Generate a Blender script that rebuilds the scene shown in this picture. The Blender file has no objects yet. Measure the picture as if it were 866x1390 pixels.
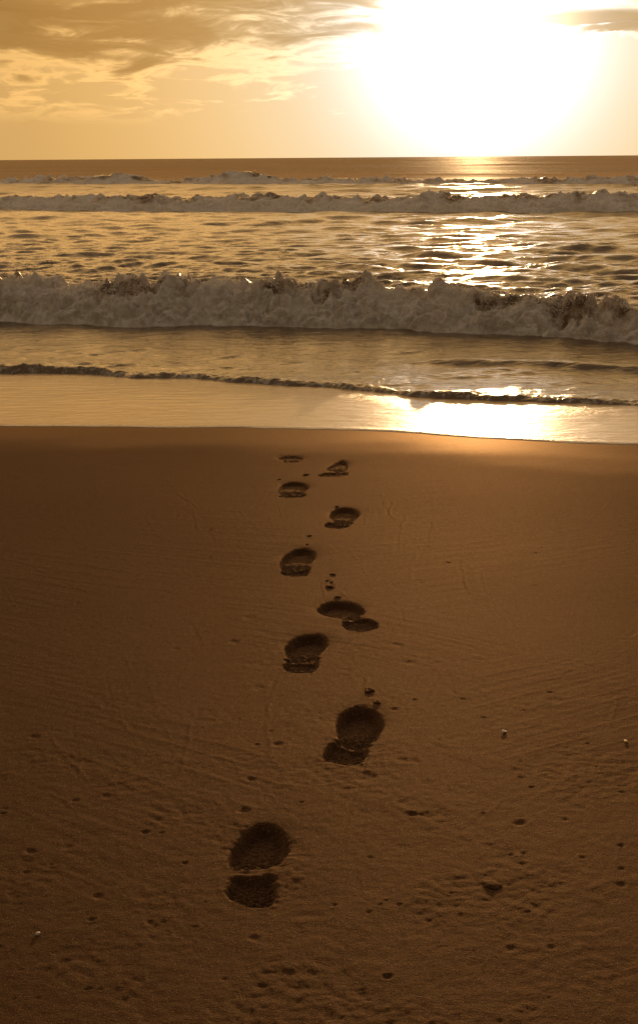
import bpy, math, random
import numpy as np
from mathutils import Matrix, Vector

rng = np.random.default_rng(7)
random.seed(7)
scene = bpy.context.scene
COL = scene.collection

# ------------------------------------------------------------------ layout
FPX = 1805.0            # focal length in photo pixels
PITCH = 13.58           # camera looks down by this
ROLL = -0.43
CAM_H = 1.25
SLOPE = 0.049           # the beach falls towards the sea
SUN_EL, SUN_AZ = 5.0, 6.6

camR = np.array((Matrix.Rotation(math.radians(90 - PITCH), 3, 'X') @ Matrix.Rotation(math.radians(ROLL), 3, 'Z')))
camP = np.array([0, 0, CAM_H])


def ray(px, py):
    v = np.array([(px - 433) / FPX, -(py - 650) / FPX, -1.0])
    return camR @ v


def ground(px, py):
    d = ray(px, py)
    k = -CAM_H / (d[2] + SLOPE * d[1])
    return camP + d * k


def level(px, py, z):
    d = ray(px, py)
    return camP + d * ((z - CAM_H) / d[2])


def sstep(a, b, x):
    t = np.clip((x - a) / (b - a), 0, 1)
    return t * t * (3 - 2 * t)


# ------------------------------------------------------------------ noise
_P = np.arange(512)
np.random.default_rng(3).shuffle(_P)
_P = np.concatenate([_P, _P, _P])
_A = np.random.default_rng(5).uniform(0, 2 * np.pi, 512)
_GX, _GY = np.cos(_A), np.sin(_A)
_G3 = np.random.default_rng(6).normal(size=(512, 3))
_G3 /= np.linalg.norm(_G3, axis=1)[:, None]


def noise2(x, y, seed=0):
    x = np.asarray(x, float); y = np.asarray(y, float)
    xi = np.floor(x).astype(np.int64); yi = np.floor(y).astype(np.int64)
    xf = x - xi; yf = y - yi
    u = xf * xf * xf * (xf * (xf * 6 - 15) + 10); v = yf * yf * yf * (yf * (yf * 6 - 15) + 10)
    a = (xi + seed * 37) & 511; a1 = (xi + 1 + seed * 37) & 511
    b = (yi + seed * 91) & 511; b1 = (yi + 1 + seed * 91) & 511

    def g(ia, ib, dx, dy):
        h = _P[_P[ia] + ib] & 511
        return _GX[h] * dx + _GY[h] * dy
    n0 = g(a, b, xf, yf); n1 = g(a1, b, xf - 1, yf)
    n2 = g(a, b1, xf, yf - 1); n3 = g(a1, b1, xf - 1, yf - 1)
    p = n0 + u * (n1 - n0); q = n2 + u * (n3 - n2)
    return 1.4 * (p + v * (q - p))


def fbm2(x, y, seed=0, octv=4, gain=0.5):
    s = 0; a = 1.0; f = 1.0
    for o in range(octv):
        s = s + a * noise2(x * f, y * f, seed + o * 5)
        a *= gain; f *= 2.03
    return s


def noise3(p, seed=0):
    i = np.floor(p).astype(np.int64); f = p - i
    w = f * f * f * (f * (f * 6 - 15) + 10)
    out = 0
    for dx in (0, 1):
        for dy in (0, 1):
            for dz in (0, 1):
                h = _P[_P[_P[(i[:, 0] + dx + seed * 17) & 511] + ((i[:, 1] + dy) & 511)] + ((i[:, 2] + dz) & 511)] & 511
                g = _G3[h]
                d = (g[:, 0] * (f[:, 0] - dx) + g[:, 1] * (f[:, 1] - dy) + g[:, 2] * (f[:, 2] - dz))
                wt = (w[:, 0] if dx else 1 - w[:, 0]) * (w[:, 1] if dy else 1 - w[:, 1]) * (w[:, 2] if dz else 1 - w[:, 2])
                out = out + wt * d
    return 1.5 * out


# ------------------------------------------------------------------ meshes
def link_mesh(name, verts, quads, mat, attrs=None, parent=None, smooth=True, tris=None):
    me = bpy.data.meshes.new(name)
    faces = quads if tris is None else tris
    n = faces.shape[1]
    me.vertices.add(len(verts)); me.vertices.foreach_set('co', np.ascontiguousarray(verts, dtype=np.float32).ravel())
    me.loops.add(faces.size); me.loops.foreach_set('vertex_index', np.ascontiguousarray(faces, dtype=np.int32).ravel())
    me.polygons.add(len(faces))
    me.polygons.foreach_set('loop_start', np.arange(0, faces.size, n, dtype=np.int32))
    me.polygons.foreach_set('use_smooth', np.full(len(faces), smooth))
    for k, v in (attrs or {}).items():
        at = me.attributes.new(k, 'FLOAT', 'POINT')
        at.data.foreach_set('value', np.ascontiguousarray(v, dtype=np.float32).ravel())
    me.update(calc_edges=True)
    me.validate()
    me.materials.append(mat)
    o = bpy.data.objects.new(name, me)
    COL.objects.link(o)
    if parent is not None:
        o.parent = parent
    return o


def grid_quads(ny, nx):
    i = np.arange(ny * nx).reshape(ny, nx)
    return np.stack([i[:-1, :-1], i[:-1, 1:], i[1:, 1:], i[1:, :-1]], -1).reshape(-1, 4)


def subset(verts, quads, attrs):
    used, inv = np.unique(quads, return_inverse=True)
    return verts[used], inv.reshape(quads.shape), {k: v[used] for k, v in attrs.items()}


def tag(o, label, cat, group=None):
    o['label'] = label; o['category'] = cat
    if group:
        o['group'] = group
    return o


def empty(name, loc):
    o = bpy.data.objects.new(name, None)
    o.empty_display_size = 0.1
    o.location = loc
    COL.objects.link(o)
    return o


def centre_on(o, loc):
    """shift mesh data so that it keeps its place under an Empty at loc"""
    o.data.transform(Matrix.Translation(-Vector(loc)))


# ------------------------------------------------------------------ materials
class NT:
    def __init__(self, tree):
        self.t = tree; self.n = tree.nodes; self.l = tree.links

    def node(self, typ, **kw):
        n = self.n.new(typ)
        for k, v in kw.items():
            setattr(n, k, v)
        return n

    def set(self, sock, v):
        if isinstance(v, bpy.types.NodeSocket):
            self.l.new(v, sock)
        else:
            if hasattr(sock.default_value, '__len__') and not hasattr(v, '__len__'):
                v = (v, v, v)
            if hasattr(sock.default_value, '__len__') and len(sock.default_value) == 4 and len(v) == 3:
                v = (*v, 1)
            sock.default_value = v

    def math(self, op, a, b=None, c=None, clamp=False):
        n = self.node('ShaderNodeMath', operation=op, use_clamp=clamp)
        for i, v in enumerate((a, b, c)):
            if v is not None:
                self.set(n.inputs[i], v)
        return n.outputs[0]

    def vmath(self, op, a, b=None):
        n = self.node('ShaderNodeVectorMath', operation=op)
        self.set(n.inputs[0], a)
        if b is not None:
            self.set(n.inputs[3 if op == 'SCALE' else 1], b)
        return n.outputs['Value' if op in ('DOT_PRODUCT', 'LENGTH') else 'Vector']

    def smooth(self, x, a, b, lo=0.0, hi=1.0):
        n = self.node('ShaderNodeMapRange', interpolation_type='SMOOTHSTEP')
        self.set(n.inputs[0], x)
        for i, v in enumerate((a, b, lo, hi)):
            self.set(n.inputs[i + 1], v)
        return n.outputs[0]

    def noise(self, vec, scale, detail=2.0, rough=0.5, lac=2.0, dist=0.0, color=False):
        n = self.node('ShaderNodeTexNoise')
        self.set(n.inputs['Vector'], vec)
        self.set(n.inputs['Scale'], scale); self.set(n.inputs['Detail'], detail)
        self.set(n.inputs['Roughness'], rough); self.set(n.inputs['Lacunarity'], lac); self.set(n.inputs['Distortion'], dist)
        return n.outputs['Color' if color else 'Fac']

    def mix(self, f, a, b, mode='MIX'):
        n = self.node('ShaderNodeMix', data_type='RGBA', blend_type=mode)
        self.set(n.inputs[0], f); self.set(n.inputs[6], a); self.set(n.inputs[7], b)
        return n.outputs[2]

    def bump(self, h, strength, dist, normal=None):
        n = self.node('ShaderNodeBump')
        self.set(n.inputs['Strength'], strength); self.set(n.inputs['Distance'], dist); self.set(n.inputs['Height'], h)
        if normal is not None:
            self.set(n.inputs['Normal'], normal)
        return n.outputs[0]

    def attr(self, name):
        return self.node('ShaderNodeAttribute', attribute_name=name).outputs['Fac']

    def pos(self):
        return self.node('ShaderNodeNewGeometry').outputs['Position']

    def scalevec(self, v, s):
        n = self.node('ShaderNodeMapping')
        self.set(n.inputs['Vector'], v); n.inputs['Scale'].default_value = s
        return n.outputs[0]


def new_mat(name):
    m = bpy.data.materials.new(name); m.use_nodes = True
    m.node_tree.nodes.clear()
    nt = NT(m.node_tree)
    out = nt.node('ShaderNodeOutputMaterial')
    return m, nt, out


def principled(nt, **kw):
    b = nt.node('ShaderNodeBsdfPrincipled')
    for k, v in kw.items():
        nt.set(b.inputs[k.replace('_', ' ')], v)
    return b


def mat_sand():
    m, nt, out = new_mat('wet_sand')
    p = nt.pos()
    grain = nt.noise(p, 430, 3.0, 0.7)
    speck = nt.node('ShaderNodeTexVoronoi'); nt.set(speck.inputs['Vector'], p); nt.set(speck.inputs['Scale'], 420)
    patch = nt.noise(p, 2.2, 5.0, 0.6)
    mid = nt.noise(p, 38, 4.0, 0.62)
    c = nt.mix(nt.smooth(patch, 0.36, 0.64), (0.039, 0.0171, 0.0077), (0.050, 0.0220, 0.0100))
    c = nt.mix(nt.smooth(mid, 0.35, 0.7, 0, 0.45), c, (0.030, 0.0126, 0.0055))
    c = nt.mix(nt.smooth(grain, 0.35, 0.7), nt.mix(0.62, c, (0.010, 0.0045, 0.002)), nt.mix(0.42, c, (0.14, 0.07, 0.030)))
    sc = nt.node('ShaderNodeSeparateColor'); nt.set(sc.inputs[0], speck.outputs['Color'])
    light = nt.math('MULTIPLY', nt.math('GREATER_THAN', sc.outputs[0], 0.965), nt.smooth(speck.outputs['Distance'], 0.5, 0.25))
    c = nt.mix(nt.math('MULTIPLY', light, 0.6), c, (0.36, 0.22, 0.11))
    dark = nt.math('GREATER_THAN', sc.outputs[1], 0.95)
    c = nt.mix(nt.math('MULTIPLY', dark, 0.55), c, (0.010, 0.006, 0.004))
    wet = nt.attr('wet')
    c = nt.mix(nt.math('MULTIPLY', wet, 0.35), c, (0.038, 0.016, 0.006))
    h = nt.math('ADD', nt.math('MULTIPLY', grain, 0.0023), nt.math('MULTIPLY', mid, 0.0016))
    h = nt.math('ADD', h, nt.math('MULTIPLY', nt.noise(p, 160, 3.0, 0.6), 0.0014))
    nrm = nt.bump(h, nt.smooth(wet, 0, 1, 0.8, 0.22), 1.0)
    dif = nt.node('ShaderNodeBsdfDiffuse'); nt.set(dif.inputs['Color'], c); nt.set(dif.inputs['Normal'], nrm); dif.inputs['Roughness'].default_value = 0.4
    # gloss of the damp, iron-brown grains
    glo = nt.node('ShaderNodeBsdfGlossy'); nt.set(glo.inputs['Color'], nt.mix(wet, (0.74, 0.53, 0.35), (0.80, 0.58, 0.38)))
    nt.set(glo.inputs['Roughness'], nt.smooth(wet, 0, 1, 0.60, 0.48)); nt.set(glo.inputs['Normal'], nrm)
    fr = nt.node('ShaderNodeFresnel'); fr.inputs['IOR'].default_value = 1.36; nt.set(fr.inputs['Normal'], nrm)
    mx = nt.node('ShaderNodeMixShader'); nt.set(mx.inputs[0], nt.math('MULTIPLY', fr.outputs[0], nt.smooth(wet, 0, 1, 0.155, 0.26)))
    nt.l.new(dif.outputs[0], mx.inputs[1]); nt.l.new(glo.outputs[0], mx.inputs[2]); nt.l.new(mx.outputs[0], out.inputs[0])
    return m


def mat_swash():
    m, nt, out = new_mat('swash_film')
    p = nt.pos()
    q = nt.scalevec(p, (0.55, 1.0, 1.0))
    n1 = nt.noise(q, 9, 3.0, 0.55); n2 = nt.noise(q, 70, 3.0, 0.6)
    edge = nt.attr('edge')
    h = nt.math('ADD', nt.math('MULTIPLY', n1, 0.010), nt.math('MULTIPLY', n2, 0.0040))
    nrm = nt.bump(h, nt.smooth(edge, 0, 1, 0.5, 1.5), 1.0)
    fo = nt.attr('foam')
    c = nt.mix(fo, nt.mix(nt.noise(q, 14, 4), (0.19, 0.11, 0.045), (0.25, 0.15, 0.066)), (0.7, 0.62, 0.5))
    b = principled(nt, Base_Color=c, Roughness=nt.smooth(fo, 0, 1, 0.26, 0.6), IOR=1.34, Normal=nrm)
    nt.l.new(b.outputs[0], out.inputs[0])
    return m


def foam_shader(nt, p, tone, share):
    """aerated water: tone 0 thin brown, 1 thick white foam"""
    fn = nt.noise(p, 60, 5, 0.7); fn2 = nt.noise(p, 13, 4, 0.6)
    fnrm = nt.bump(nt.math('ADD', nt.math('MULTIPLY', fn, 0.034), nt.math('MULTIPLY', fn2, 0.040)), 1.0, 1.0)
    fc = nt.mix(nt.smooth(nt.math('ADD', nt.math('MULTIPLY', fn2, 0.55), nt.math('MULTIPLY', fn, 0.45)), 0.36, 0.62), (0.60, 0.48, 0.37), (0.94, 0.86, 0.75))
    fc = nt.mix(tone, (0.34, 0.22, 0.12), fc)
    f = principled(nt, Base_Color=fc, Roughness=nt.smooth(tone, 0, 1, 0.35, 0.9), Normal=fnrm)
    tr = nt.node('ShaderNodeBsdfTranslucent'); nt.set(tr.inputs['Color'], nt.mix(tone, (0.75, 0.52, 0.26), (0.85, 0.76, 0.62))); nt.set(tr.inputs['Normal'], fnrm)
    ms = nt.node('ShaderNodeMixShader'); ms.inputs[0].default_value = share
    nt.l.new(f.outputs[0], ms.inputs[1]); nt.l.new(tr.outputs[0], ms.inputs[2])
    return ms.outputs[0]


def mat_sea():
    m, nt, out = new_mat('sea_water')
    p = nt.pos()
    far = nt.attr('offing')
    h = None
    for (sx, scale, a0, a1, det) in [(0.5, 1.3, 0.0, 0.50, 3.0), (0.5, 5.0, 0.034, 0.060, 5.0), (0.6, 24.0, 0.008, 0.0, 4.0)]:
        t = nt.math('MULTIPLY', nt.noise(nt.scalevec(p, (sx, 1, 1)), scale, det, 0.6), nt.smooth(far, 0, 1, a0, a1))
        h = t if h is None else nt.math('ADD', h, t)
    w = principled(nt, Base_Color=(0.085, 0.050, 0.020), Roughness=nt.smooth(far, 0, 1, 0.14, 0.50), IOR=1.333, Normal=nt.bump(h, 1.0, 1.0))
    nt.set(w.inputs['Specular IOR Level'], nt.smooth(far, 0.2, 1, 0.5, 0.13))
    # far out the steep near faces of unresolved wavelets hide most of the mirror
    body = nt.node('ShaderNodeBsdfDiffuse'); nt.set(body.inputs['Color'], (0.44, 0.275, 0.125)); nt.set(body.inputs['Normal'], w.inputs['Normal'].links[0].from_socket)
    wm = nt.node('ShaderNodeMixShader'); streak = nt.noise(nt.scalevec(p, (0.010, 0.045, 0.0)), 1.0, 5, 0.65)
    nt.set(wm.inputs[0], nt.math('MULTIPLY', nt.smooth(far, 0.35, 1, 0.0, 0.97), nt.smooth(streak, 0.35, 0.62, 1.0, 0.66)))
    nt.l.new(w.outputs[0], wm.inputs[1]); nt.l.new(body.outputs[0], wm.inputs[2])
    lace = nt.noise(p, 16, 6, 0.72)
    mask = nt.smooth(nt.math('ADD', nt.attr('foam'), nt.math('MULTIPLY', nt.math('SUBTRACT', lace, 0.5), 1.5)), 0.36, 0.64)
    mx = nt.node('ShaderNodeMixShader'); nt.set(mx.inputs[0], mask)
    nt.l.new(wm.outputs[0], mx.inputs[1]); nt.l.new(foam_shader(nt, p, 0.5, 0.25), mx.inputs[2])
    nt.l.new(mx.outputs[0], out.inputs[0])
    return m


def mat_breaker():
    m, nt, out = new_mat('breaker_water')
    p = nt.pos()
    lace = nt.noise(p, 14, 6, 0.72)
    f = nt.math('ADD', nt.attr('foam'), nt.math('MULTIPLY', nt.math('SUBTRACT', lace, 0.5), 1.3))
    w = principled(nt, Base_Color=(0.085, 0.050, 0.022), Roughness=0.16, IOR=1.333, Normal=nt.bump(nt.noise(p, 9, 5, 0.6), 1.0, 0.03))
    mx = nt.node('ShaderNodeMixShader'); nt.set(mx.inputs[0], nt.smooth(f, -0.1, 0.35))
    nt.l.new(w.outputs[0], mx.inputs[1]); nt.l.new(foam_shader(nt, p, nt.smooth(f, 0.05, 0.75), 0.32), mx.inputs[2])
    nt.l.new(mx.outputs[0], out.inputs[0])
    return m


def mat_translucent(name, c, share):
    m, nt, out = new_mat(name)
    f = principled(nt, Base_Color=c, Roughness=0.5)
    tr = nt.node('ShaderNodeBsdfTranslucent'); nt.set(tr.inputs['Color'], c)
    ms = nt.node('ShaderNodeMixShader'); ms.inputs[0].default_value = share
    nt.l.new(f.outputs[0], ms.inputs[1]); nt.l.new(tr.outputs[0], ms.inputs[2]); nt.l.new(ms.outputs[0], out.inputs[0])
    return m


def mat_simple(name, c1, c2, scale, rough, bumpd):
    m, nt, out = new_mat(name)
    p = nt.pos()
    n = nt.noise(p, scale, 4, 0.6)
    b = principled(nt, Base_Color=nt.mix(nt.smooth(n, 0.35, 0.65), c1, c2), Roughness=rough, Normal=nt.bump(n, 0.8, bumpd))
    nt.l.new(b.outputs[0], out.inputs[0])
    return m


SAND = mat_sand(); SWASH = mat_swash(); SEA = mat_sea(); BREAK = mat_breaker()
SPRAY = mat_translucent('spray_drops', (0.85, 0.80, 0.72), 0.6)
FOAM = mat_translucent('foam_bubbles', (0.88, 0.78, 0.60), 0.4)
SHELL = mat_simple('shell_white', (0.30, 0.22, 0.15), (0.44, 0.35, 0.26), 300, 0.4, 0.0005)
STONE = mat_simple('brown_stone', (0.050, 0.022, 0.009), (0.075, 0.034, 0.014), 240, 0.7, 0.001)
AMBER = mat_simple('amber_chip', (0.42, 0.20, 0.05), (0.5, 0.28, 0.09), 300, 0.4, 0.0004)


# ------------------------------------------------------------------ curves across the view
class Curve:
    """y as a function of x, through photo points put on the beach or on the water"""

    def __init__(self, pts, z=None, reach=16.0):
        w = np.array([ground(*p) if z is None else level(p[0], p[1], z) for p in pts])
        w = w[np.argsort(w[:, 0])]
        x, y = w[:, 0], w[:, 1]
        m = np.polyfit(x, y, 1)[0]
        L, R = x[0] - reach, x[-1] + reach
        self.x = np.concatenate([[L - 3000, L], x, [R, R + 3000]])
        self.y = np.concatenate([[y[0] - m * reach * 0.7] * 2, y, [y[-1] + m * reach * 0.7] * 2])
        self.m = m

    def __call__(self, x):
        return np.interp(x, self.x, self.y)

    def soft(self, x, w):
        return sum(self(x + k * w) for k in (-1, -.5, 0, .5, 1)) / 5


EDGE = Curve([(-60, 577), (0, 577.5), (100, 579), (200, 580), (300, 580), (433, 581.5), (533, 585), (600, 590), (633, 593),
              (700, 597), (766, 600), (866, 603.5), (930, 606)], reach=6)
BORE = Curve([(-60, 507), (0, 509), (100, 510), (150, 513), (200, 516), (265, 516), (310, 521), (400, 526), (433, 527), (480, 532),
              (550, 540), (600, 543), (700, 547), (800, 551), (866, 553), (930, 556)], reach=8)
LEV = -SLOPE * float(BORE(0.0)) + 0.026
MAIN = Curve([(-60, 434), (0, 436), (60, 439), (150, 441), (200, 443), (250, 441), (320, 443), (400, 446), (433, 446), (540, 447),
              (600, 452), (650, 456), (700, 456), (760, 460), (830, 467), (866, 471), (930, 478)], z=LEV, reach=8)
SECOND = Curve([(-60, 285), (0, 285), (150, 287), (300, 287), (433, 288), (600, 289), (750, 290), (866, 291), (930, 291)], z=LEV, reach=30)
THIRD = Curve([(-60, 259), (0, 259), (200, 259), (433, 259), (600, 260), (750, 261), (866, 262), (930, 262)], z=LEV, reach=60)


# ------------------------------------------------------------------ the beach with its footprints
def axis_from(step, a, b):
    out = [a]
    while out[-1] < b:
        out.append(out[-1] + step(out[-1]))
    return np.array(out)


half = axis_from(lambda x: 0.0042 if x < 1.0 else (0.0042 + 0.004 * (x - 1.0) if x < 3.2 else 0.30 * (x - 3.15)), 0.0, 900)
xs = np.concatenate([-half[:0:-1], half])
ya = axis_from(lambda y: 0.0017 * y, 1.45, 8.6)
yb = axis_from(lambda y: 0.04 * (y - 8.2), 8.63, 90)
yn = 1.45 - axis_from(lambda y: 0.006 + 0.25 * y, 0.003, 400)[::-1]
ys = np.concatenate([yn, ya, yb])
X, Y = np.meshgrid(xs, ys)
fine = sstep(3.3, 2.6, np.abs(X)) * sstep(1.2, 1.45, Y) * sstep(9.2, 8.4, Y)
Z = -SLOPE * Y
Z = np.where(Y < -2, -SLOPE * -2 + (-2 - Y) * 0.02, Z)
Z += 0.006 * noise2(X / 0.9, Y / 1.1, 1) * fine
edge_d = EDGE(X) - Y                              # metres up the beach from the edge of the swash
wet = sstep(1.25, 0.05, edge_d + 0.25 * noise2(X / 0.8, Y / 0.4, 9))
dry = sstep(-0.2, 1.6, edge_d)
ii, jj = np.nonzero(fine > 0)
r0, r1, c0, c1 = ii.min(), ii.max() + 1, jj.min(), jj.max() + 1
sx, sy = X[r0:r1, c0:c1], Y[r0:r1, c0:c1]
sd = dry[r0:r1, c0:c1]
rough = sstep(4.6, 2.2, sy)
band = np.exp(-((sy - 2.75 - 0.25 * sx) / 0.45) ** 2)
D = 0.0017 * fbm2(sx / 0.12, sy / 0.12, 11, 4) * (0.25 + rough)
D += 0.0019 * fbm2(sx / 0.024, sy / 0.024, 21, 3) * (0.15 + rough) * (0.5 + sstep(-.1, .5, fbm2(sx / .25, sy / .3, 23, 3)))
D += 0.0024 * np.maximum(0, fbm2(sx / 0.07, sy / 0.09, 31, 4) - 0.15) * (0.15 * rough + 0.9 * band)
# backwash streaks, two crossing families fanning away from the middle
for sgn, seed in ((1, 41), (-1, 51)):
    ang = np.radians(38 + 10 * np.tanh(sx * 0.8) * sgn)
    u = sx * np.sin(ang) * sgn + sy * np.cos(ang)
    v = sx * np.cos(ang) * sgn - sy * np.sin(ang)
    ridge = 1 - np.abs(noise2(u / 0.75, v / 0.045, seed)) * 2.2
    msk = sstep(-0.05, 0.35, noise2(sx / 0.7, sy / 0.9, seed + 3) + 0.25 * np.sign(sgn * sx) * np.minimum(1, np.abs(sx) * 1.5))
    D += 0.0021 * np.maximum(0, ridge - 0.45) * msk
    D += 0.0006 * noise2(u / 0.30, v / 0.014, seed + 7) * msk
D *= 0.5 * (0.25 + 0.75 * sd) * sstep(-0.03, 0.35, edge_d[r0:r1, c0:c1])
Zs = Z[r0:r1, c0:c1] + D * fine[r0:r1, c0:c1]
Z[r0:r1, c0:c1] = Zs


def drag_line(x0, y0, dx, dy, length, height, width, bend):
    """a thin ridge drawn by the backwash"""
    n = math.hypot(dx, dy); dx, dy = dx / n, dy / n
    xa, ya_ = x0 + dx * length, y0 + dy * length
    i0, i1 = np.searchsorted(ys, (min(y0, ya_) - .05, max(y0, ya_) + .05)); j0, j1 = np.searchsorted(xs, (min(x0, xa) - .06, max(x0, xa) + .06))
    px, py = X[i0:i1, j0:j1] - x0, Y[i0:i1, j0:j1] - y0
    u = px * dx + py * dy; v = -px * dy + py * dx
    v = v - bend * (u / length) ** 2 - 0.012 * noise2(u / 0.18, u * 0, 7 + int(abs(x0) * 1000) % 50) - 0.004 * noise2(u / 0.03, u * 0, 8)
    env = sstep(0, 0.25, u / length) * sstep(1, 0.6, u / length) * (0.55 + 0.9 * noise2(u / 0.07, u * 0 + x0 * 9, 3))
    Z[i0:i1, j0:j1] += height * env * (np.exp(-(v / width) ** 2) - 0.5 * np.exp(-((v - 2.2 * width) / (1.6 * width)) ** 2))


for k in range(130):
    y0 = rng.uniform(2.0, 6.0); x0 = rng.uniform(-1, 1) * (0.25 + 0.34 * y0)
    fan = np.clip(x0 * 0.75, -.9, .9) + rng.normal(0, 0.32)
    drag_line(x0, y0, fan, 1.0, rng.uniform(0.25, 0.9), rng.uniform(0.0005, 0.0013), rng.uniform(0.003, 0.006), rng.normal(0, 0.03))


def dent(cx, cy, rad, depth, rim, stretch=1.0, ang=0.0):
    i0, i1 = np.searchsorted(ys, (cy - 4 * rad, cy + 4 * rad)); j0, j1 = np.searchsorted(xs, (cx - 4 * rad, cx + 4 * rad))
    if i1 <= i0 or j1 <= j0:
        return
    dx, dy = X[i0:i1, j0:j1] - cx, Y[i0:i1, j0:j1] - cy
    a, b = dx * math.cos(ang) + dy * math.sin(ang), (-dx * math.sin(ang) + dy * math.cos(ang)) * stretch
    r = np.sqrt(a * a + b * b) / rad
    r = r + 0.25 * noise2(dx / rad * 1.1 + cx * 50, dy / rad * 1.1 + cy * 50, 2)
    Z[i0:i1, j0:j1] += -depth * sstep(1.05, 0.35, r) + rim * np.exp(-((r - 1.35) / 0.4) ** 2)


# pits left by bubbles, shell fragments and spray: thick near the camera, thin near the water
for k in range(800):
    t = rng.random() ** 1.7
    cy = 1.7 + 4.2 * t
    cx = rng.uniform(-1, 1) * (0.75 + 0.30 * cy)
    if cy > 3.2 and rng.random() < 0.45:
        continue
    rad = rng.choice([0.003, 0.0045, 0.006, 0.009], p=[.46, .32, .17, .05]) * rng.uniform(.8, 1.3) * (1 + 0.12 * (cy - 2))
    dent(cx, cy, rad, rad * rng.uniform(0.08, 0.42), rad * rng.uniform(0.0, 0.10), rng.uniform(0.8, 1.9), rng.uniform(-.5, .5))
# the larger pits that can be told apart in the photo
for px, py, w, dp in [(498, 1056, 17, 5), (705, 1118, 9, 7), (707, 1204, 2, 1), (842, 1202, 8, 6), (842, 1148, 5, 5), (843, 1180, 5, 5), (560, 1107, 7, 5),
                      (541, 1229, 5, 5), (516, 1229, 4, 4), (500, 1239, 4, 4), (692, 1289, 9, 5), (453, 1229, 5, 4), (502, 1165, 4, 4), (613, 1214, 4, 4),
                      (42, 1157, 8, 6), (92, 1151, 8, 5), (38, 1185, 5, 4), (145, 1082, 9, 5), (102, 1088, 6, 4), (134, 1217, 8, 5), (220, 1131, 5, 5), (48, 1000, 8, 7),
                      (107, 1005, 3, 3), (204, 1252, 6, 5), (346, 1273, 9, 4), (378, 1010, 9, 6), (341, 1058, 7, 6), (332, 1100, 9, 6), (753, 950, 12, 4), (767, 1113, 6, 4),
                      (535, 963, 6, 4), (580, 1105, 4, 4), (563, 1034, 8, 4), (546, 1034, 10, 4), (350, 933, 10, 3), (317, 871, 9, 4), (238, 880, 6, 3), (538, 876, 8, 4),
                      (557, 900, 10, 4), (577, 742, 7, 3), (572, 792, 5, 3), (339, 838, 12, 3), (513, 673, 5, 2), (494, 651, 3, 2), (790, 1165, 5, 4), (710, 1160, 5, 4)]:
    g = ground(px, py)
    rad = w / FPX * np.linalg.norm(g - camP)
    dent(g[0], g[1], rad, 0.00045 * dp, 0.0003, 0.9)


def from_crop(pts, ox, oy, s=866 / 300):
    return [(ox + x / s, oy + y / s) for x, y in pts]


A = lambda p: from_crop(p, 280, 840)
B = lambda p: from_crop(p, 300, 600)
PRINTS = [  # sole outline, heel outline, depth, label
    (A([(88, 940), (100, 900), (140, 850), (190, 812), (240, 803), (290, 825), (320, 870), (326, 910), (300, 945), (270, 968), (200, 980), (140, 980), (95, 968)]),
     A([(76, 1072), (98, 1030), (120, 1008), (200, 1014), (255, 1005), (276, 1040), (276, 1080), (255, 1122), (200, 1132), (140, 1120), (95, 1098)]), .036,
     'nearest shoe print in brown sand, its ridged heel wholly parted from the sole'),
    (A([(508, 420), (520, 380), (560, 352), (610, 346), (660, 360), (690, 395), (693, 430), (670, 470), (636, 494), (580, 502), (535, 490), (515, 455)]),
     A([(458, 535), (470, 505), (500, 484), (528, 492), (580, 507), (628, 503), (630, 530), (610, 565), (560, 576), (500, 568), (465, 555)]), .040,
     'deep rounded shoe print with clods above its toe, second up from the nearest'),
    (A([(305, 120), (320, 95), (360, 70), (420, 62), (465, 72), (475, 98), (455, 130), (420, 156), (370, 162), (325, 156)]),
     A([(303, 187), (315, 167), (350, 162), (400, 166), (432, 160), (438, 185), (415, 210), (350, 211), (312, 204)]), .036,
     'third shoe print up from the nearest, left of the splayed slanting print'),
    (B([(376, 660), (400, 635), (450, 625), (510, 630), (555, 650), (564, 672), (530, 690), (470, 693), (415, 684)]),
     B([(473, 712), (500, 698), (560, 694), (606, 708), (617, 726), (580, 743), (530, 746), (490, 737)]), .032,
     'splayed shoe print slanting left, its small heel set off to the right'),
    (B([(230, 472), (245, 445), (290, 420), (340, 417), (369, 435), (360, 466), (330, 489), (280, 498), (238, 496)]),
     B([(235, 507), (260, 500), (310, 499), (346, 491), (347, 510), (330, 523), (270, 525), (240, 519)]), .030,
     'dark shoe print midway along the trail, its heel a short bar under the sole'),
    (B([(424, 290), (440, 265), (485, 255), (525, 262), (542, 280), (525, 305), (490, 319), (450, 313)]),
     B([(403, 327), (420, 315), (460, 320), (508, 318), (500, 331), (470, 339), (420, 337)]), .028,
     'oval shoe print with wide flat heel, right-hand, just below the three smallest prints'),
    (B([(224, 195), (235, 168), (270, 157), (320, 160), (345, 175), (330, 194), (310, 203), (240, 204)]),
     B([(222, 213), (232, 206), (270, 206), (327, 204), (325, 215), (290, 219), (240, 218)]), .024,
     'lower of the two small left prints at the sea end of the trail'),
    (B([(412, 106), (436, 86), (468, 72), (494, 76), (499, 92), (488, 112), (450, 116)]),
     B([(380, 134), (396, 122), (440, 119), (492, 118), (494, 130), (440, 136)]), .020,
     'small right-hand shoe print at the sea end of the trail'),
    (B([(220, 67), (234, 56), (290, 53), (322, 60), (318, 68), (280, 70), (240, 71)]),
     B([(240, 77), (252, 72), (280, 71), (312, 71), (300, 78), (262, 81)]), .014,
     'faint half-washed print farthest up the trail, nearest the foam'),
]


def closed_spline(p, n=7):
    p = np.array(p); m = len(p); out = []
    for i in range(m):
        a, b, c, d = p[i - 1], p[i], p[(i + 1) % m], p[(i + 2) % m]
        for t in np.linspace(0, 1, n, endpoint=False):
            out.append(.5 * (2 * b + (c - a) * t + (2 * a - 5 * b + 4 * c - d) * t * t + (3 * b - a - 3 * c + d) * t ** 3))
    return np.array(out)


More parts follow.
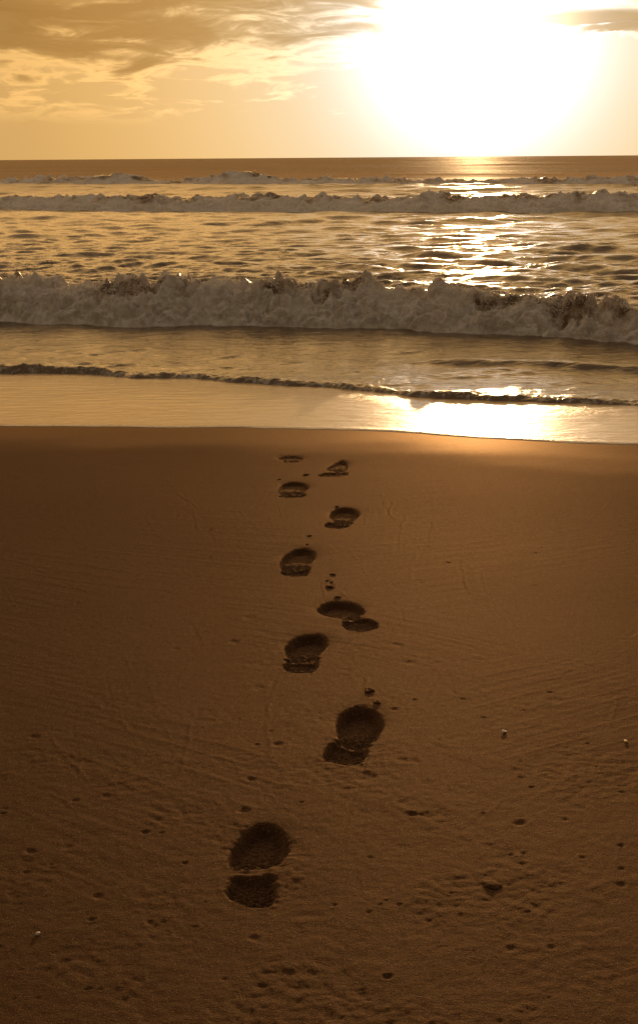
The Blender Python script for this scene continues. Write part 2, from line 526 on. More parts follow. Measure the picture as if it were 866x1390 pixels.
def signed(px, py, poly):
    """distance to the outline, positive inside"""
    a = poly; b = np.roll(poly, -1, 0)
    best = np.full(px.shape, 1e9); inside = np.zeros(px.shape, bool)
    for (ax, ay), (bx, by) in zip(a, b):
        ex, ey = bx - ax, by - ay
        t = np.clip(((px - ax) * ex + (py - ay) * ey) / (ex * ex + ey * ey + 1e-12), 0, 1)
        best = np.minimum(best, np.hypot(px - ax - t * ex, py - ay - t * ey))
        c = ((ay > py) != (by > py)) & (px < ex * (py - ay) / (ey + 1e-15) + ax)
        inside ^= c
    return np.where(inside, best, -best)


print_faces = []           # (print index, part, face mask over the fine block)
owner = np.full(X.shape, -1)
for k, (sole, heel, depth, label) in enumerate(PRINTS):
    gs = [np.array([ground(*q)[:2] for q in o]) for o in (sole, heel)]
    allp = np.concatenate(gs); lo, hi = allp.min(0) - .09, allp.max(0) + .09
    i0, i1 = np.searchsorted(ys, (lo[1], hi[1])); j0, j1 = np.searchsorted(xs, (lo[0], hi[0]))
    px, py = X[i0:i1, j0:j1], Y[i0:i1, j0:j1]
    axis = gs[0].mean(0) - gs[1].mean(0); L = np.linalg.norm(axis); axis /= L
    along = (px - gs[1].mean(0)[0]) * axis[0] + (py - gs[1].mean(0)[1]) * axis[1]
    side = -(px - gs[1].mean(0)[0]) * axis[1] + (py - gs[1].mean(0)[1]) * axis[0]
    ds = []
    for part, g in enumerate(gs):
        d = signed(px, py, closed_spline(g))
        d = d + 0.0038 * fbm2(px / .024, py / .024, 61 + k, 4, 0.5) * (0.4 + 0.6 * (along < along.mean()))
        ds.append(d)
    both = np.maximum(ds[0], ds[1])
    # the old surface inside is pressed smooth, the floor keeps tread ridges and crumbs
    base = -SLOPE * py + 0.006 * noise2(px / 0.9, py / 1.1, 1)
    ridges = 0.0042 * np.tanh(1.6 * np.sin(along / .0165 * 2 * math.pi + 2.2 * np.sin(side / .03 * 2 * math.pi) + 1.0 * noise2(px / .03, py / .03, 71 + k)))
    crumbs = 0.0065 * fbm2(px / .022, py / .022, 81 + k, 4)
    near = sstep(L * 1.15, L * 0.55, along)                 # crumbly near half of the sole, smooth deep toe
    tilt = 0.80 + 0.28 * sstep(0.2 * L, 1.3 * L, along)
    floor_s = base - depth * (0.52 + 0.30 * sstep(0.55 * L, 1.25 * L, along)) + (1.1 * ridges + 0.8 * crumbs) * (0.35 + 0.75 * near)
    floor_h = base - depth * 0.45 + (ridges * 0.8 + 0.35 * crumbs)
    z = Z[i0:i1, j0:j1].copy()
    for d, fl, far_ in ((ds[0], floor_s, sstep(0.75 * L, 1.35 * L, along)), (ds[1], floor_h, sstep(-0.1 * L, 0.35 * L, along))):
        w = sstep(-0.001 - 0.004 * far_, 0.009 + 0.005 * far_, d)
        z = z * (1 - w) + np.minimum(z, fl) * w
    # the instep: a shallower trough joining sole and heel
    wi = sstep(-0.020, -0.006, np.minimum(ds[0], ds[1]))
    z = z * (1 - wi) + np.minimum(z, base - depth * (0.10 if k == 0 else 0.26) + 0.5 * crumbs) * wi
    lip = np.exp(-((both + 0.005) / 0.006) ** 2) * (both < 0.004)
    z += sstep(0.45 * L, 0.0 * L, along) * lip * (0.0004 + 0.0012 * noise2(px / .03, py / .03, 91 + k)) * sstep(0.002, -0.004, both)
    # ground sags gently towards the print and cracks slightly about it
    z -= (0.0004 + 0.0042 * sstep(0.6 * L, 1.3 * L, along)) * np.exp(-np.maximum(0, -both) / 0.022) * (both < 0)
    z += 0.0017 * fbm2(px / .015, py / .013, 99 + k, 3) * np.exp(-np.abs(both) / 0.014)
    Z[i0:i1, j0:j1] = z
    wet[i0:i1, j0:j1] *= 1 - sstep(-.005, .01, both)
    ow = owner[i0:i1, j0:j1]
    ow[(ds[0] > -0.003) & (ds[0] >= ds[1])] = 2 * k
    ow[(ds[1] > -0.003) & (ds[1] > ds[0])] = 2 * k + 1

V = np.stack([X, Y, Z], -1).reshape(-1, 3)
Q = grid_quads(*X.shape)
own = owner.ravel()[Q]
fo = np.where((own[:, :1] == own).all(1), own[:, 0], -1)
at = {'wet': wet.ravel()}
v, q, a_ = subset(V, Q[fo < 0], at)
o = link_mesh('sand', v, q, SAND, a_); o['kind'] = 'structure'
for k, (sole, heel, depth, label) in enumerate(PRINTS):
    c = ground(*np.array(sole + heel).mean(0))
    root = empty('footprint', c)
    tag(root, label, 'footprint', 'shoe prints in one trail from the camera to the sea')
    for part, name in ((0, 'sole_impression'), (1, 'heel_impression')):
        f = Q[fo == 2 * k + part]
        if len(f) == 0:
            continue
        v, q, a_ = subset(V, f, at)
        centre_on(link_mesh(name, v, q, SAND, a_, root), c)


def sand_z(x, y):
    j = int(np.clip(np.searchsorted(xs, x), 1, len(xs) - 1)); i = int(np.clip(np.searchsorted(ys, y), 1, len(ys) - 1))
    return float(Z[i, j])


# ------------------------------------------------------------------ clods, shell, pebbles
def lump(name, px, py, w, squash, mat, seed, depth_scale=1.0, sink=0.3, angular=0.35, sub=3):
    g = ground(px, py); r = .5 * w / FPX * np.linalg.norm(g - camP)
    import bmesh
    bm = bmesh.new(); bmesh.ops.create_icosphere(bm, subdivisions=sub, radius=1)
    p = np.array([q.co for q in bm.verts])
    n = noise3(p * 1.3 + seed * 7.7, 3) * angular * 1.6 + noise3(p * 3.1 + seed * 3.1, 4) * angular * 0.7
    p = p * (1 + n)[:, None] * np.array([1, depth_scale, squash])
    tris = np.array([[q.index for q in f.verts] for f in bm.faces]); bm.free()
    z = sand_z(g[0], g[1])
    o = link_mesh(name, p * r, None, mat, {'wet': np.zeros(len(p))}, tris=tris)
    o.location = (g[0], g[1], z + r * squash * (1 - sink)); o.rotation_euler = (0, 0, seed * 1.3)
    return o


CG = 'clods of sand flicked up along the footprints'
for i, (px, py, w, label) in enumerate([
        (501, 938, 18, 'wide sand clod ahead of the deep rounded print, with two smaller ones below'),
        (511, 954, 12, 'crumb of sand on the right toe rim of the deep rounded print'),
        (483, 957, 7, 'tiny crumb of sand on the left toe rim of the deep rounded print'),
        (452, 780, 11, 'wedge-shaped sand clod, topmost of the loose group above the splayed print'),
        (444, 788, 6, 'tiny sand clod in the middle of the loose group above the splayed print'),
        (450, 790, 6, 'small right-hand crumb in the loose group above the splayed print'),
        (447, 797, 13, 'long thin sand clod, lowest of the loose group above the splayed print'),
        (459, 811, 11, 'sand clod touching the far rim of the splayed print'),
        (434, 829, 9, 'crumb of sand at the left toe tip of the splayed print'),
        (420, 728, 7, 'upper of two sand crumbs ahead of the print midway along the trail'),
        (417, 739, 5, 'lower of two sand crumbs ahead of the print midway along the trail'),
        (457, 687, 6, 'small crumb of sand just beyond the oval print'),
        (415, 645, 10, 'sand clod lying between the small prints at the sea end'),
        (466, 626, 9, 'sand clod on the toe of the small right-hand print near the sea'),
        (379, 651, 6, 'crumb of sand left of the two small prints at the sea end')]):
    tag(lump('sand_clod', px, py, w * 0.85, 0.22, SAND, i + 1, 0.7, 0.2, 0.6), label, 'sand clod', CG)

tag(lump('pebble', 667, 1203, 24, 0.16, SAND, 31, 0.8, 0.35, 0.22), 'flat sand-coloured pebble lying alone in the lower right of the beach', 'pebble')
tag(lump('pebble', 52, 1269, 6, 0.6, SHELL, 32, 0.9, 0.25, 0.2), 'tiny white pebble at the lower left of the beach', 'pebble')
tag(lump('pebble', 849, 1006, 6, 0.5, AMBER, 33, 0.9, 0.25, 0.2), 'tiny orange chip of stone near the right edge of the beach', 'pebble')


def scallop():
    g = ground(686, 995); s = .5 * 13 / FPX * np.linalg.norm(g - camP)
    nu, nv = 41, 14
    a = np.linspace(-1.15, 1.15, nu)[None, :]; t = np.linspace(0.06, 1, nv)[:, None]
    rib = 1 + 0.035 * np.cos(a * 22) * t
    xx = np.sin(a) * t * rib; yy = np.cos(a) * t * rib
    zz = 0.42 * np.sqrt(np.clip(1 - (t * 0.96) ** 2, 0, 1)) * (1 - 0.35 * np.abs(a)) + 0.04 * np.cos(a * 22) * t + 0 * a
    top = np.stack([xx, yy, zz], -1).reshape(-1, 3)
    bot = top * np.array([.95, .95, 1]) - np.array([0, 0, .09])
    q = grid_quads(nv, nu)
    rim = np.concatenate([np.arange(nu), np.arange(1, nv) * nu + nu - 1, (nv - 1) * nu + np.arange(nu - 2, -1, -1), np.arange(nv - 2, 0, -1) * nu])
    N = nv * nu
    side = np.stack([rim, rim + N, np.roll(rim, -1) + N, np.roll(rim, -1)], -1)
    o = link_mesh('seashell', np.concatenate([top, bot]) * s, np.concatenate([q, q[:, ::-1] + N, side]), SHELL)
    o.location = (g[0], g[1], sand_z(g[0], g[1]) - 0.1 * s); o.rotation_euler = (0.35, 0.25, 0.9)
    tag(o, 'small pale ribbed shell fragment right of the deep rounded footprint', 'shell')


scallop()

# ------------------------------------------------------------------ swash: thin film running up the sand
sx_ = np.concatenate([-axis_from(lambda x: 0.012 if x < 3 else 0.10 * (x - 2.88), 0, 700)[:0:-1], axis_from(lambda x: 0.012 if x < 3 else 0.10 * (x - 2.88), 0, 700)])
wob = 0.034 * noise2(sx_ / 0.55, sx_ * 0, 5) + 0.007 * noise2(sx_ / 0.13, sx_ * 0 + 3, 6)
e_y = EDGE.soft(sx_, 0.12) + wob
b_y = BORE.soft(sx_, 0.10)
nt_ = 240
t = np.linspace(0, 1, nt_) ** 1.35
SXX = np.repeat(sx_[None, :], nt_, 0)
SYY = e_y[None, :] + (b_y - e_y + 0.25)[None, :] * t[:, None]
dd = SYY - e_y[None, :]
th = 0.0015 * (1 - np.exp(-dd / 0.01)) + 0.0050 * np.exp(-((dd - 0.015) / 0.065) ** 2) * (1 - np.exp(-dd / 0.014)) - 0.001 + 0.0030 * dd
lowa = 0.0022 * fbm2(SXX / 0.35, SYY / 0.10, 15, 4) * sstep(0.02, 0.3, dd)
# backwash wrinkles close to the edge
wr = 0.0012 * noise2(SXX / 0.20, SYY / 0.028, 19) * np.exp(-((dd - 0.17) / 0.10) ** 2)
SZZ = -SLOPE * SYY + 0.006 * noise2(SXX / 0.9, SYY / 1.1, 1) * (np.abs(SXX) < 2.6) + th + lowa + wr + 0.0016
fmask = np.exp(-((dd - 0.004) / 0.008) ** 2) * 0.7
near_b = sstep(1.1, 0.0, (b_y[None, :] - SYY))
o = link_mesh('swash_water', np.stack([SXX, SYY, SZZ], -1).reshape(-1, 3), grid_quads(nt_, len(sx_)), SWASH,
              {'foam': fmask.ravel(), 'edge': np.maximum(near_b, 0.5 * np.exp(-dd / 0.25)).ravel()})
o['kind'] = 'structure'

# bubbly foam line along the edge of the swash
fx = np.arange(-6, 6, 0.006)
fe = np.interp(fx, sx_, e_y)
na = 9
ang = np.linspace(0, math.pi, na)
wd = 0.012 + 0.012 * np.clip(noise2(fx / 0.22, fx * 0, 8) + 0.35, 0, 1.2) + 0.003 * noise2(fx / 0.02, fx * 0, 9)
hh = 0.0014 + 0.0012 * np.clip(noise2(fx / 0.09, fx * 0 + 2, 8) + 0.3, 0, 1)
FX = np.repeat(fx[None, :], na, 0)
FY = fe[None, :] + 0.008 - wd[None, :] * np.cos(ang)[:, None]
FZ = -SLOPE * FY + 0.006 * noise2(FX / 0.9, FY / 1.1, 1) * (np.abs(FX) < 2.6) + hh[None, :] * np.sin(ang)[:, None] * (1 + 0.5 * noise2(FX / .012, FY / .012, 12)) + 0.001
o = link_mesh('foam_line', np.stack([FX, FY, FZ], -1).reshape(-1, 3), grid_quads(na, len(fx)), FOAM)
o['kind'] = 'stuff'

# ------------------------------------------------------------------ the sea
s_half = axis_from(lambda s: 0.0011 if s < 0.36 else (0.0011 + 0.02 * (s - 0.36)), 0, 2.2)
ss = np.concatenate([-s_half[:0:-1], s_half])
rr = axis_from(lambda r: 0.012 if r < 0.3 else (0.022 if r < 6 else (0.022 + 0.005 * (r - 6) if r < 60 else 0.29 + 0.016 * (r - 60))), -0.04, 40000)
R_, S_ = np.meshgrid(rr, ss, indexing='ij')
GX = S_ * (10 + R_)
Bx = BORE.soft(GX, 0.10) * sstep(800, 100, np.abs(GX)) + 10 * (1 - sstep(800, 100, np.abs(GX)))
frontnoise = 0.07 * noise2(GX / 0.35, GX * 0 + 1, 33) + 0.02 * noise2(GX / 0.09, GX * 0 + 5, 34)
GY = Bx + R_
dr = np.gradient(rr)[:, None] * np.ones_like(S_)
dxs = np.gradient(ss)[None, :] * (10 + R_)
cell = np.maximum(dr, dxs)
chop = np.zeros_like(GX)
wrng = np.random.default_rng(12)
for i in range(46):
    lam = 0.13 * (3.6 / 0.13) ** (i / 45)
    th_ = wrng.normal(0, 0.58) - 0.25
    kx, ky = math.sin(th_) * 2 * math.pi / lam, math.cos(th_) * 2 * math.pi / lam
    amp = 0.0070 * lam ** 0.58
    live = sstep(lam * 0.45, lam * 0.20, cell)
    rows = np.nonzero(live.max(1) > 0)[0]
    if len(rows) == 0:
        continue
    K = slice(0, rows.max() + 1)
    gx, gy = GX[K], GY[K]
    ph = kx * gx + ky * gy + wrng.uniform(0, 6.28) + 1.2 * noise2(gx / (lam * 5), gy / (lam * 4), 40 + i)
    w = np.sin(ph)
    chop[K] += amp * (w + 0.35 * w * np.abs(w)) * live[K] * (0.6 + 0.9 * noise2(gx / (lam * 6), gy / (lam * 7), 70 + i))
behind = GY - MAIN.soft(GX, 0.4)                      # metres beyond the toe of the near breaker
calm = 0.36 + 0.76 * sstep(0.0, 2.0, behind)
step = np.interp(GX, [-2.6, -1.2, 0, 2.0], [0.050, 0.032, 0.027, 0.014])
liftw = (-SLOPE * Bx + step - LEV) * np.exp(-(R_ / 1.5) ** 2)
sea = LEV + chop * calm + liftw
# ridge left by the last wavelet, seen on the right between the two fronts
rc = level(760, 497, LEV + 0.03)
rid = np.exp(-((GY - rc[1] + 0.30 * (GX - rc[0])) / np.where(GY - rc[1] + 0.30 * (GX - rc[0]) < 0, 0.10, 0.30)) ** 2)
sea += 0.050 * rid * sstep(0.55, 1.3, GX) * sstep(4.5, 2.6, GX)
lc = level(170, 487, LEV + 0.02)
rid2 = np.exp(-((GY - lc[1] + 0.22 * (GX - lc[0])) / 0.12) ** 2)
sea += 0.028 * rid2 * sstep(1.1, 0.3, np.abs(GX - lc[0]))
# rising water behind the near breaker and broken swell further out
sea += 0.07 * np.exp(-((behind - 3.4 + 0.5 * noise2(GX / 2.0, GY * 0, 55)) / 0.5) ** 2) * (0.6 + noise2(GX / 1.3, GY / 3, 56))
far = sstep(25, 60, R_)
for lam, amp, sd_ in ((14, 0.10, 1), (23, 0.20, 2), (41, 0.30, 3), (70, 0.42, 4)):
    q_ = (GY + 0.27 * np.clip(GX, -200, 200)) / lam + 0.5 * noise2(GX / (lam * 2.5), GY / (lam * 3), 110 + sd_)
    cr = np.clip(np.cos(2 * math.pi * q_), -1, 1)
    live = sstep(lam * 0.5, lam * 0.2, dr)
    sea += amp * (np.exp(1.6 * (cr - 1)) - 0.3) * far * live * (0.55 + 0.9 * noise2(GX / (lam * 1.6), GY / lam, 120 + sd_)) * sstep(4000, 300, R_)
# the little front: from the film up to the surface
film = -SLOPE * GY - 0.012
fr = R_ - 0.0 + frontnoise * sstep(0.6, 0.05, R_)
bh = step * (0.25 + 0.75 * noise2(GX / 0.7, GX * 0, 58) + 0.35 * noise2(GX / 0.13, GX * 0, 57))
rise = sstep(-0.02, 0.11, fr)
lipw = np.exp(-((fr - 0.12) / 0.10) ** 2)
zfront = film * (1 - rise) + (sea + bh * lipw + 0.010 * fbm2(GX / 0.07, GY / 0.05, 59, 4) * np.exp(-((fr - 0.10) / 0.14) ** 2)) * rise
GZ = np.where(R_ < 1.2, zfront, sea)
# where the beach is above sea level (the right side runs closer in) keep the water on top of it
GZ = np.where(fr > 0.06, np.maximum(GZ, -SLOPE * GY + 0.012 + 0.5 * (chop * calm)), GZ)
sfoam = 0.46 * np.exp(-((fr - 0.07) / 0.09) ** 2) * (0.85 + 0.7 * noise2(GX / .3, GX * 0, 60)) * sstep(-0.04, 0.03, fr)
sfoam += sstep(0.25, 0.7, fbm2(GX / 0.9, GY / 2.0, 63, 4)) * 0.36 * sstep(0.2, 1.5, behind) * sstep(40, 15, R_)
sfoam += 0.42 * sstep(0.15, -0.05, np.abs(behind - 0.02) - 0.1) * (0.5 + noise2(GX / .3, GY / .1, 61))
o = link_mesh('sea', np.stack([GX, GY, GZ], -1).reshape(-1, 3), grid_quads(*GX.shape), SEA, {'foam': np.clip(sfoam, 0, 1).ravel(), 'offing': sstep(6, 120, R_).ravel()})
o['kind'] = 'structure'


# ------------------------------------------------------------------ breakers
def breaker(label, curve, x0, x1, du, crest_px, height, prof_n, lumps, seed, foam_bias, drops, drop_size, scale=1.0, part_seed=0):
    x = np.arange(x0, x1, du)
    toe = curve.soft(x, 0.12 * scale) + scale * (0.05 * noise2(x / (0.5 * scale), x * 0, seed) + 0.03 * noise2(x / (0.16 * scale), x * 0, seed + 1))
    # crest height along the wave
    if crest_px:
        cp = np.array([level(px, py, LEV)[0:2] for px, py in crest_px])
        hs = []; cx = []
        for px, py in crest_px:
            d = ray(px, py)
            k = (curve(0.0) + 0.9 * scale) / d[1]
            for _ in range(4):
                k = (float(curve(d[0] * k)) + 0.55 * scale) / d[1]
            hs.append(CAM_H + d[2] * k - LEV); cx.append(d[0] * k)
        h = np.interp(x, cx, hs)
    else:
        h = np.full_like(x, height)
    h = 0.88 * h * (1 + 0.16 * noise2(x / (1.6 * scale), x * 0 + 9, seed + 5) + 0.12 * noise2(x / (0.5 * scale), x * 0 + 4, seed + 2))
    # cross-section: distance back from the toe, share of the height
    P = np.array([(-0.02, -0.10), (0.00, 0.04), (0.03, 0.18), (0.08, 0.34), (0.15, 0.50), (0.24, 0.66), (0.35, 0.82), (0.47, 0.94), (0.60, 1.0),
                  (0.76, 0.96), (1.0, 0.80), (1.35, 0.58), (1.9, 0.32), (2.6, 0.10), (3.3, -0.25)])
    seg = np.concatenate([[0], np.cumsum(np.hypot(np.diff(P[:, 0]), np.diff(P[:, 1]) * 0.5))])
    tt = np.concatenate([np.linspace(0, seg[10], int(prof_n * .8), endpoint=False), np.linspace(seg[10], seg[-1], int(prof_n * .2) + 2)])
    pb = np.interp(tt, seg, P[:, 0]); ph = np.interp(tt, seg, P[:, 1])
    k = np.ones(5) / 5
    pbs, phs = pb.copy(), ph.copy()
    pbs[2:-2] = np.convolve(pb, k, 'valid'); phs[2:-2] = np.convolve(ph, k, 'valid')
    n, m = len(tt), len(x)
    XX = np.repeat(x[None, :], n, 0)
    YY = toe[None, :] + scale * pbs[:, None] * (1 + 0.15 * noise2(x / (0.8 * scale), x * 0, seed + 3))[None, :]
    ZZ = LEV + phs[:, None] * h[None, :]
    # outward direction of the profile
    ty = np.gradient(pbs * scale); tz = np.gradient(phs * float(h.mean()))
    ln = np.hypot(ty, tz); ny, nz = -tz / ln, ty / ln
    p = np.stack([XX, YY, ZZ], -1).reshape(-1, 3) / scale
    tone = np.repeat(tt[:, None] / seg[8], m, 1).ravel()          # 0 toe, 1 crest
    body = sstep(0.02, 0.25, tone) * sstep(1.75, 1.05, tone)
    disp = 0
    warp = np.stack([noise3(p * 3 + 5, seed), noise3(p * 3 + 15, seed), noise3(p * 3 + 25, seed)], -1) * 0.10
    for (L_, a_) in lumps:
        disp = disp + a_ * (1.9 * np.abs(noise3((p + warp) / L_, seed + int(L_ * 100))) - 0.45) if a_ > 0 else disp + a_ * noise3(p / L_, seed)
    big = noise3(p * np.array([1, .6, .6]) / 0.7, seed + 9)
    amp = body * (0.75 + 0.5 * big) * scale
    # jets thrown up on the crest
    jet = np.maximum(0, noise3(p / 0.085, seed + 11) - 0.05) * (0.6 + noise3(p / 0.5, seed + 12)) * np.exp(-((tone - 0.98) / 0.22) ** 2) * 0.16 * scale ** 0.6
    NY = np.repeat(ny[:, None], m, 1).ravel(); NZ = np.repeat(nz[:, None], m, 1).ravel()
    XX = XX.ravel() + 0.02 * scale * body * noise3(p / 0.1, seed + 21)
    YY = YY.ravel() + disp * amp * NY - 0.03 * jet
    ZZ = ZZ.ravel() + disp * amp * NZ + jet
    fm = foam_bias + 0.80 * sstep(0.95, 0.30, tone) + 0.95 * noise3(p * np.array([1, .8, .8]) / 0.42, seed + 31) + 0.4 * noise3(p / 0.13, seed + 32)
    fm = np.maximum(fm, 0.95 * sstep(0.5, 0.3, tone)) * sstep(2.3, 1.15, tone) + 6.0 * np.maximum(0, jet) / scale ** 0.6
    fm = fm + 4.0 * np.maximum(0, jet) / scale ** 0.6
    toe_c = (0.5 * (x0 + x1), float(curve(0.5 * (x0 + x1))), LEV)
    root = empty('breaking_wave', toe_c)
    tag(root, label, 'wave', 'lines of surf rolling in to the beach')
    o = link_mesh('foam_crest', np.stack([XX, YY, ZZ], -1), grid_quads(n, m), BREAK, {'foam': np.clip(fm, 0, 1)}, root)
    centre_on(o, toe_c)
    # spray flung off the crest: droplets, one part
    r = np.random.default_rng(seed)
    pick = np.nonzero((tone > 0.12) & (tone < 1.15))[0]
    wgt = 0.25 + sstep(0.5, 0.95, tone[pick])
    idx = r.choice(pick, drops, p=wgt / wgt.sum())
    c = np.stack([XX[idx], YY[idx], ZZ[idx]], -1)
    clump = np.clip(noise2(c[:, 0] / (0.35 * scale), c[:, 0] * 0, seed + 41) + 0.35, 0.02, 1)
    off = r.exponential(0.034, drops) * clump * scale
    top = sstep(0.5, 0.95, tone[idx])
    c[:, 2] += off * (0.35 + 0.75 * top); c[:, 1] -= off * (1 - top) * 0.7
    c[:, 1] += r.normal(0, 0.012, drops) * scale - 0.01 * scale
    c[:, 0] += r.normal(0, 0.02, drops) * scale
    rad = drop_size * r.uniform(.35, 1, drops) ** 2 + drop_size * .15
    oct_v = np.array([(1, 0, 0), (-1, 0, 0), (0, 1, 0), (0, -1, 0), (0, 0, 1), (0, 0, -1)], float)
    oct_f = np.array([(0, 2, 4), (2, 1, 4), (1, 3, 4), (3, 0, 4), (2, 0, 5), (1, 2, 5), (3, 1, 5), (0, 3, 5)])
    dv = (c[:, None, :] + oct_v[None] * rad[:, None, None] * np.array([1, 1, 1.3])).reshape(-1, 3)
    df = (oct_f[None] + 6 * np.arange(drops)[:, None, None]).reshape(-1, 3)
    o = link_mesh('spray', dv, None, SPRAY, parent=root, tris=df); o['kind'] = 'stuff'
    centre_on(o, toe_c)
    return root


breaker('nearest breaker, tall tumbling grey-white foam across the shallows behind the swash', MAIN, -8.0, 8.0, 0.0115,
        [(-60, 378), (0, 376), (50, 374), (120, 384), (180, 377), (240, 368), (265, 380), (310, 372), (345, 381), (370, 371), (400, 380), (433, 382),
         (500, 379), (540, 389), (600, 388), (650, 396), (700, 402), (760, 407), (800, 409), (866, 417), (930, 421)],
        0.4, 110, [(0.36, 0.14), (0.19, 0.11), (0.095, 0.052), (0.048, 0.022)], 201, 0.36, 60000, 0.0055)
breaker('middle breaker, low even foam line second out from the sand', SECOND, -34, 34, 0.055,
        [(-60, 266), (0, 265), (60, 267), (150, 264), (240, 267), (330, 263), (433, 266), (520, 264), (600, 263), (680, 265), (770, 262), (866, 262), (930, 262)],
        0.5, 60, [(0.34, 0.06), (0.16, 0.045), (0.07, 0.02)], 301, 0.30, 2500, 0.02, 2.2)
breaker('farthest breaker, hazy uneven foam line under the horizon', THIRD, -60, 60, 0.11,
        [(-60, 243), (0, 243), (50, 238), (110, 240), (180, 234), (215, 243), (290, 238), (314, 230), (345, 234), (380, 243), (433, 240), (520, 241),
         (600, 243), (680, 240), (770, 241), (850, 238), (930, 240)],
        0.9, 50, [(0.34, 0.05), (0.16, 0.035)], 401, 0.30, 1500, 0.035, 3.2)


# ------------------------------------------------------------------ spray hanging over the outer surf
def spray_mist():
    m, nt, out = new_mat('spray_mist')
    z = nt.node('ShaderNodeSeparateXYZ'); p = nt.pos(); nt.set(z.inputs[0], p)
    n = nt.noise(nt.scalevec(p, (0.06, 0.06, 0.5)), 1.0, 2.0)
    dens = nt.math('MULTIPLY', nt.smooth(z.outputs[2], LEV + 1.15, LEV + 0.05), nt.smooth(n, 0.3, 0.7, 0.0005, 0.0026))
    dens = nt.math('MULTIPLY', dens, nt.math('MULTIPLY', nt.smooth(z.outputs[1], 22, 42), nt.smooth(z.outputs[1], 105, 75)))
    v = nt.node('ShaderNodeVolumePrincipled')
    nt.set(v.inputs['Color'], (1.0, 0.82, 0.55)); nt.set(v.inputs['Density'], dens); nt.set(v.inputs['Anisotropy'], 0.55)
    nt.l.new(v.outputs[0], out.inputs['Volume'])
    x0, x1, y0, y1, z0, z1 = -70, 70, 22, 130, LEV - 1.5, LEV + 1.2
    vs_ = np.array([(x, y, z) for z in (z0, z1) for y in (y0, y1) for x in (x0, x1)], float)
    q = np.array([(0, 2, 3, 1), (4, 5, 7, 6), (0, 1, 5, 4), (2, 6, 7, 3), (0, 4, 6, 2), (1, 3, 7, 5)])
    o = link_mesh('spray_mist', vs_, q, m, smooth=False)
    o['kind'] = 'stuff'


spray_mist()


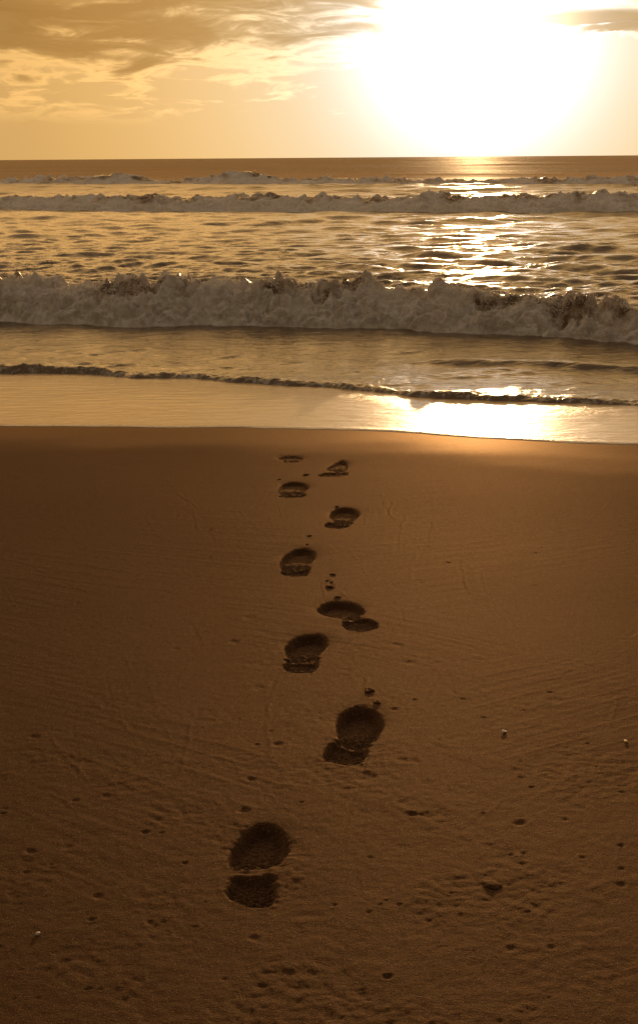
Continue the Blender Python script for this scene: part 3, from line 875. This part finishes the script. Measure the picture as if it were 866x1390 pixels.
# ------------------------------------------------------------------ sky and sun
def make_world():
    w = bpy.data.worlds.new('World'); scene.world = w
    w.use_nodes = True
    w.node_tree.nodes.clear()
    nt = NT(w.node_tree)
    out = nt.node('ShaderNodeOutputWorld'); bg = nt.node('ShaderNodeBackground')
    nt.l.new(bg.outputs[0], out.inputs[0])
    sky = nt.node('ShaderNodeTexSky', sky_type='NISHITA')
    sky.sun_disc = False
    sky.sun_elevation = math.radians(SUN_EL); sky.sun_rotation = math.radians(SUN_AZ)
    sky.air_density = 1.0; sky.dust_density = 2.5; sky.ozone_density = 1.0
    d = nt.vmath('NORMALIZE', nt.node('ShaderNodeTexCoord').outputs['Generated'])
    sep = nt.node('ShaderNodeSeparateXYZ'); nt.set(sep.inputs[0], d)
    x, y, z = sep.outputs
    deg = 180 / math.pi
    az = nt.math('MULTIPLY', nt.math('ARCTAN2', x, y), deg)
    el = nt.math('MULTIPLY', nt.math('ARCSINE', z), deg)
    sun = (math.cos(math.radians(SUN_EL)) * math.sin(math.radians(SUN_AZ)), math.cos(math.radians(SUN_EL)) * math.cos(math.radians(SUN_AZ)), math.sin(math.radians(SUN_EL)))
    ang = nt.math('MULTIPLY', nt.math('ARCCOSINE', nt.math('MINIMUM', nt.vmath('DOT_PRODUCT', d, sun), 0.9999999)), deg)
    # glow of the sun in the misty low air: radiance by the angle from the sun
    ramp = nt.node('ShaderNodeValToRGB'); ramp.color_ramp.interpolation = 'B_SPLINE'
    stops = [(0.0, (6.0, 5.4, 4.6)), (2.6, (4.2, 3.8, 3.3)), (4.0, (1.75, 1.55, 1.36)), (5.2, (1.22, 1.05, 0.86)), (6.6, (1.06, 0.84, 0.58)), (8.2, (0.99, 0.73, 0.42)),
             (11, (0.95, 0.615, 0.27)), (14.5, (0.84, 0.50, 0.175)), (19, (0.71, 0.405, 0.125)), (30, (0.52, 0.30, 0.12)), (50, (0.26, 0.20, 0.13))]
    el_ = ramp.color_ramp.elements
    while len(el_) < len(stops):
        el_.new(0.5)
    for e, (a_, c_) in zip(el_, stops):
        e.position = a_ / 50; e.color = (*[v / 6 for v in c_], 1)
    nt.set(ramp.inputs[0], nt.math('DIVIDE', ang, 50))
    nish = nt.mix(1.0, sky.outputs[0], (0.34, 0.27, 0.30), 'MULTIPLY')
    clear = nt.mix(nt.smooth(ang, 60, 22), nt.vmath('ADD', nish, (1.0, 0.9, 0.75)), nt.vmath('SCALE', ramp.outputs[0], 60.0))
    # clouds: streaks in azimuth / elevation
    cv = nt.node('ShaderNodeCombineXYZ'); nt.set(cv.inputs[0], nt.math('MULTIPLY', az, 0.13)); nt.set(cv.inputs[1], nt.math('MULTIPLY', el, 0.62))
    big = nt.noise(cv.outputs[0], 1.0, 6.0, 0.55, dist=0.5)
    cv2 = nt.node('ShaderNodeCombineXYZ'); nt.set(cv2.inputs[0], nt.math('MULTIPLY', az, 0.35)); nt.set(cv2.inputs[1], nt.math('MULTIPLY', el, 1.7)); nt.set(cv2.inputs[2], 4.2)
    fine_ = nt.noise(cv2.outputs[0], 1.0, 7.0, 0.6, dist=0.8)
    lift = nt.smooth(el, 2.6, 5.4)
    left = nt.smooth(az, 1.0, -9.0)
    cover = nt.math('ADD', nt.math('MULTIPLY', nt.math('SUBTRACT', big, 0.5), 1.9), nt.math('MULTIPLY', nt.math('SUBTRACT', fine_, 0.5), 2.0))
    cover = nt.math('ADD', cover, nt.math('ADD', nt.math('MULTIPLY', lift, 0.72), nt.math('SUBTRACT', nt.math('MULTIPLY', left, 0.36), nt.math('MULTIPLY', nt.smooth(az, 3.5, 10.0), nt.smooth(el, 9.0, 6.6, 0.0, 0.42)))))
    wisp = nt.math('ADD', nt.math('POWER', nt.math('DIVIDE', nt.math('SUBTRACT', az, 11.6), 3.0), 2.0), nt.math('POWER', nt.math('ABSOLUTE', nt.math('DIVIDE', nt.math('SUBTRACT', nt.math('ADD', el, nt.math('MULTIPLY', nt.math('SUBTRACT', fine_, 0.5), 1.2)), 5.3), 0.36)), 2.0))
    cover = nt.math('ADD', nt.math('ADD', cover, -0.45), nt.math('MULTIPLY', nt.math('EXPONENT', nt.math('MULTIPLY', wisp, -1.0)), 1.15))
    cl = nt.math('MULTIPLY', nt.smooth(cover, -0.2, 0.75), nt.smooth(el, 1.6, 3.6))
    # cloud: lets part of the light behind it through, near the sun more
    thin = nt.mix(1.0, nt.vmath('SCALE', clear, 0.52), (1.0, 0.82, 0.58), 'MULTIPLY')
    grey = nt.mix(nt.smooth(el, 6.0, 11.0), (0.55, 0.42, 0.16), nt.mix(nt.smooth(ang, 75, 14), (3.9, 2.8, 1.5), (22.0, 12.2, 4.0)))
    grey = nt.mix(nt.smooth(el, 16, 45), grey, (3.9, 3.0, 2.15))
    grey = nt.vmath('SCALE', grey, nt.smooth(fine_, 0.3, 0.7, 0.6, 1.5))
    cloud = nt.vmath('ADD', thin, grey)
    rimf = nt.math('MULTIPLY', nt.math('MULTIPLY', nt.smooth(cover, -0.25, 0.1), nt.smooth(cover, 0.45, 0.1)), nt.smooth(el, 1.2, 2.6))
    lit = nt.vmath('SCALE', clear, nt.math('ADD', 1.0, nt.math('MULTIPLY', rimf, 0.50)))
    col = nt.mix(cl, lit, cloud)
    nt.set(bg.inputs[0], col)
    bg.inputs[1].default_value = 0.10
    return w


make_world()
sl = bpy.data.lights.new('sun', 'SUN')
sl.energy = 2.2; sl.angle = math.radians(0.5); sl.color = (1.0, 0.62, 0.28)
so = bpy.data.objects.new('sun', sl); COL.objects.link(so)
so.rotation_euler = (math.radians(90 - SUN_EL), 0, math.radians(180 - SUN_AZ))

# ------------------------------------------------------------------ camera and render
cam = bpy.data.cameras.new('camera'); co = bpy.data.objects.new('camera', cam); COL.objects.link(co)
cam.sensor_fit = 'VERTICAL'; cam.sensor_height = 36; cam.lens = FPX / 1390 * 36
cam.shift_y = -45 / 1390
cam.clip_start = 0.05; cam.clip_end = 100000
co.matrix_world = Matrix.Translation(Vector(camP)) @ Matrix(camR.tolist()).to_4x4()
scene.camera = co
scene.render.engine = 'CYCLES'
scene.cycles.use_denoising = True
scene.cycles.sample_clamp_indirect = 6.0
scene.cycles.max_bounces = 6
scene.cycles.diffuse_bounces = 3
vs = scene.view_settings
vs.view_transform = 'Standard'; vs.look = 'None'; vs.exposure = 0.0; vs.gamma = 1.0; vs.use_curve_mapping = False
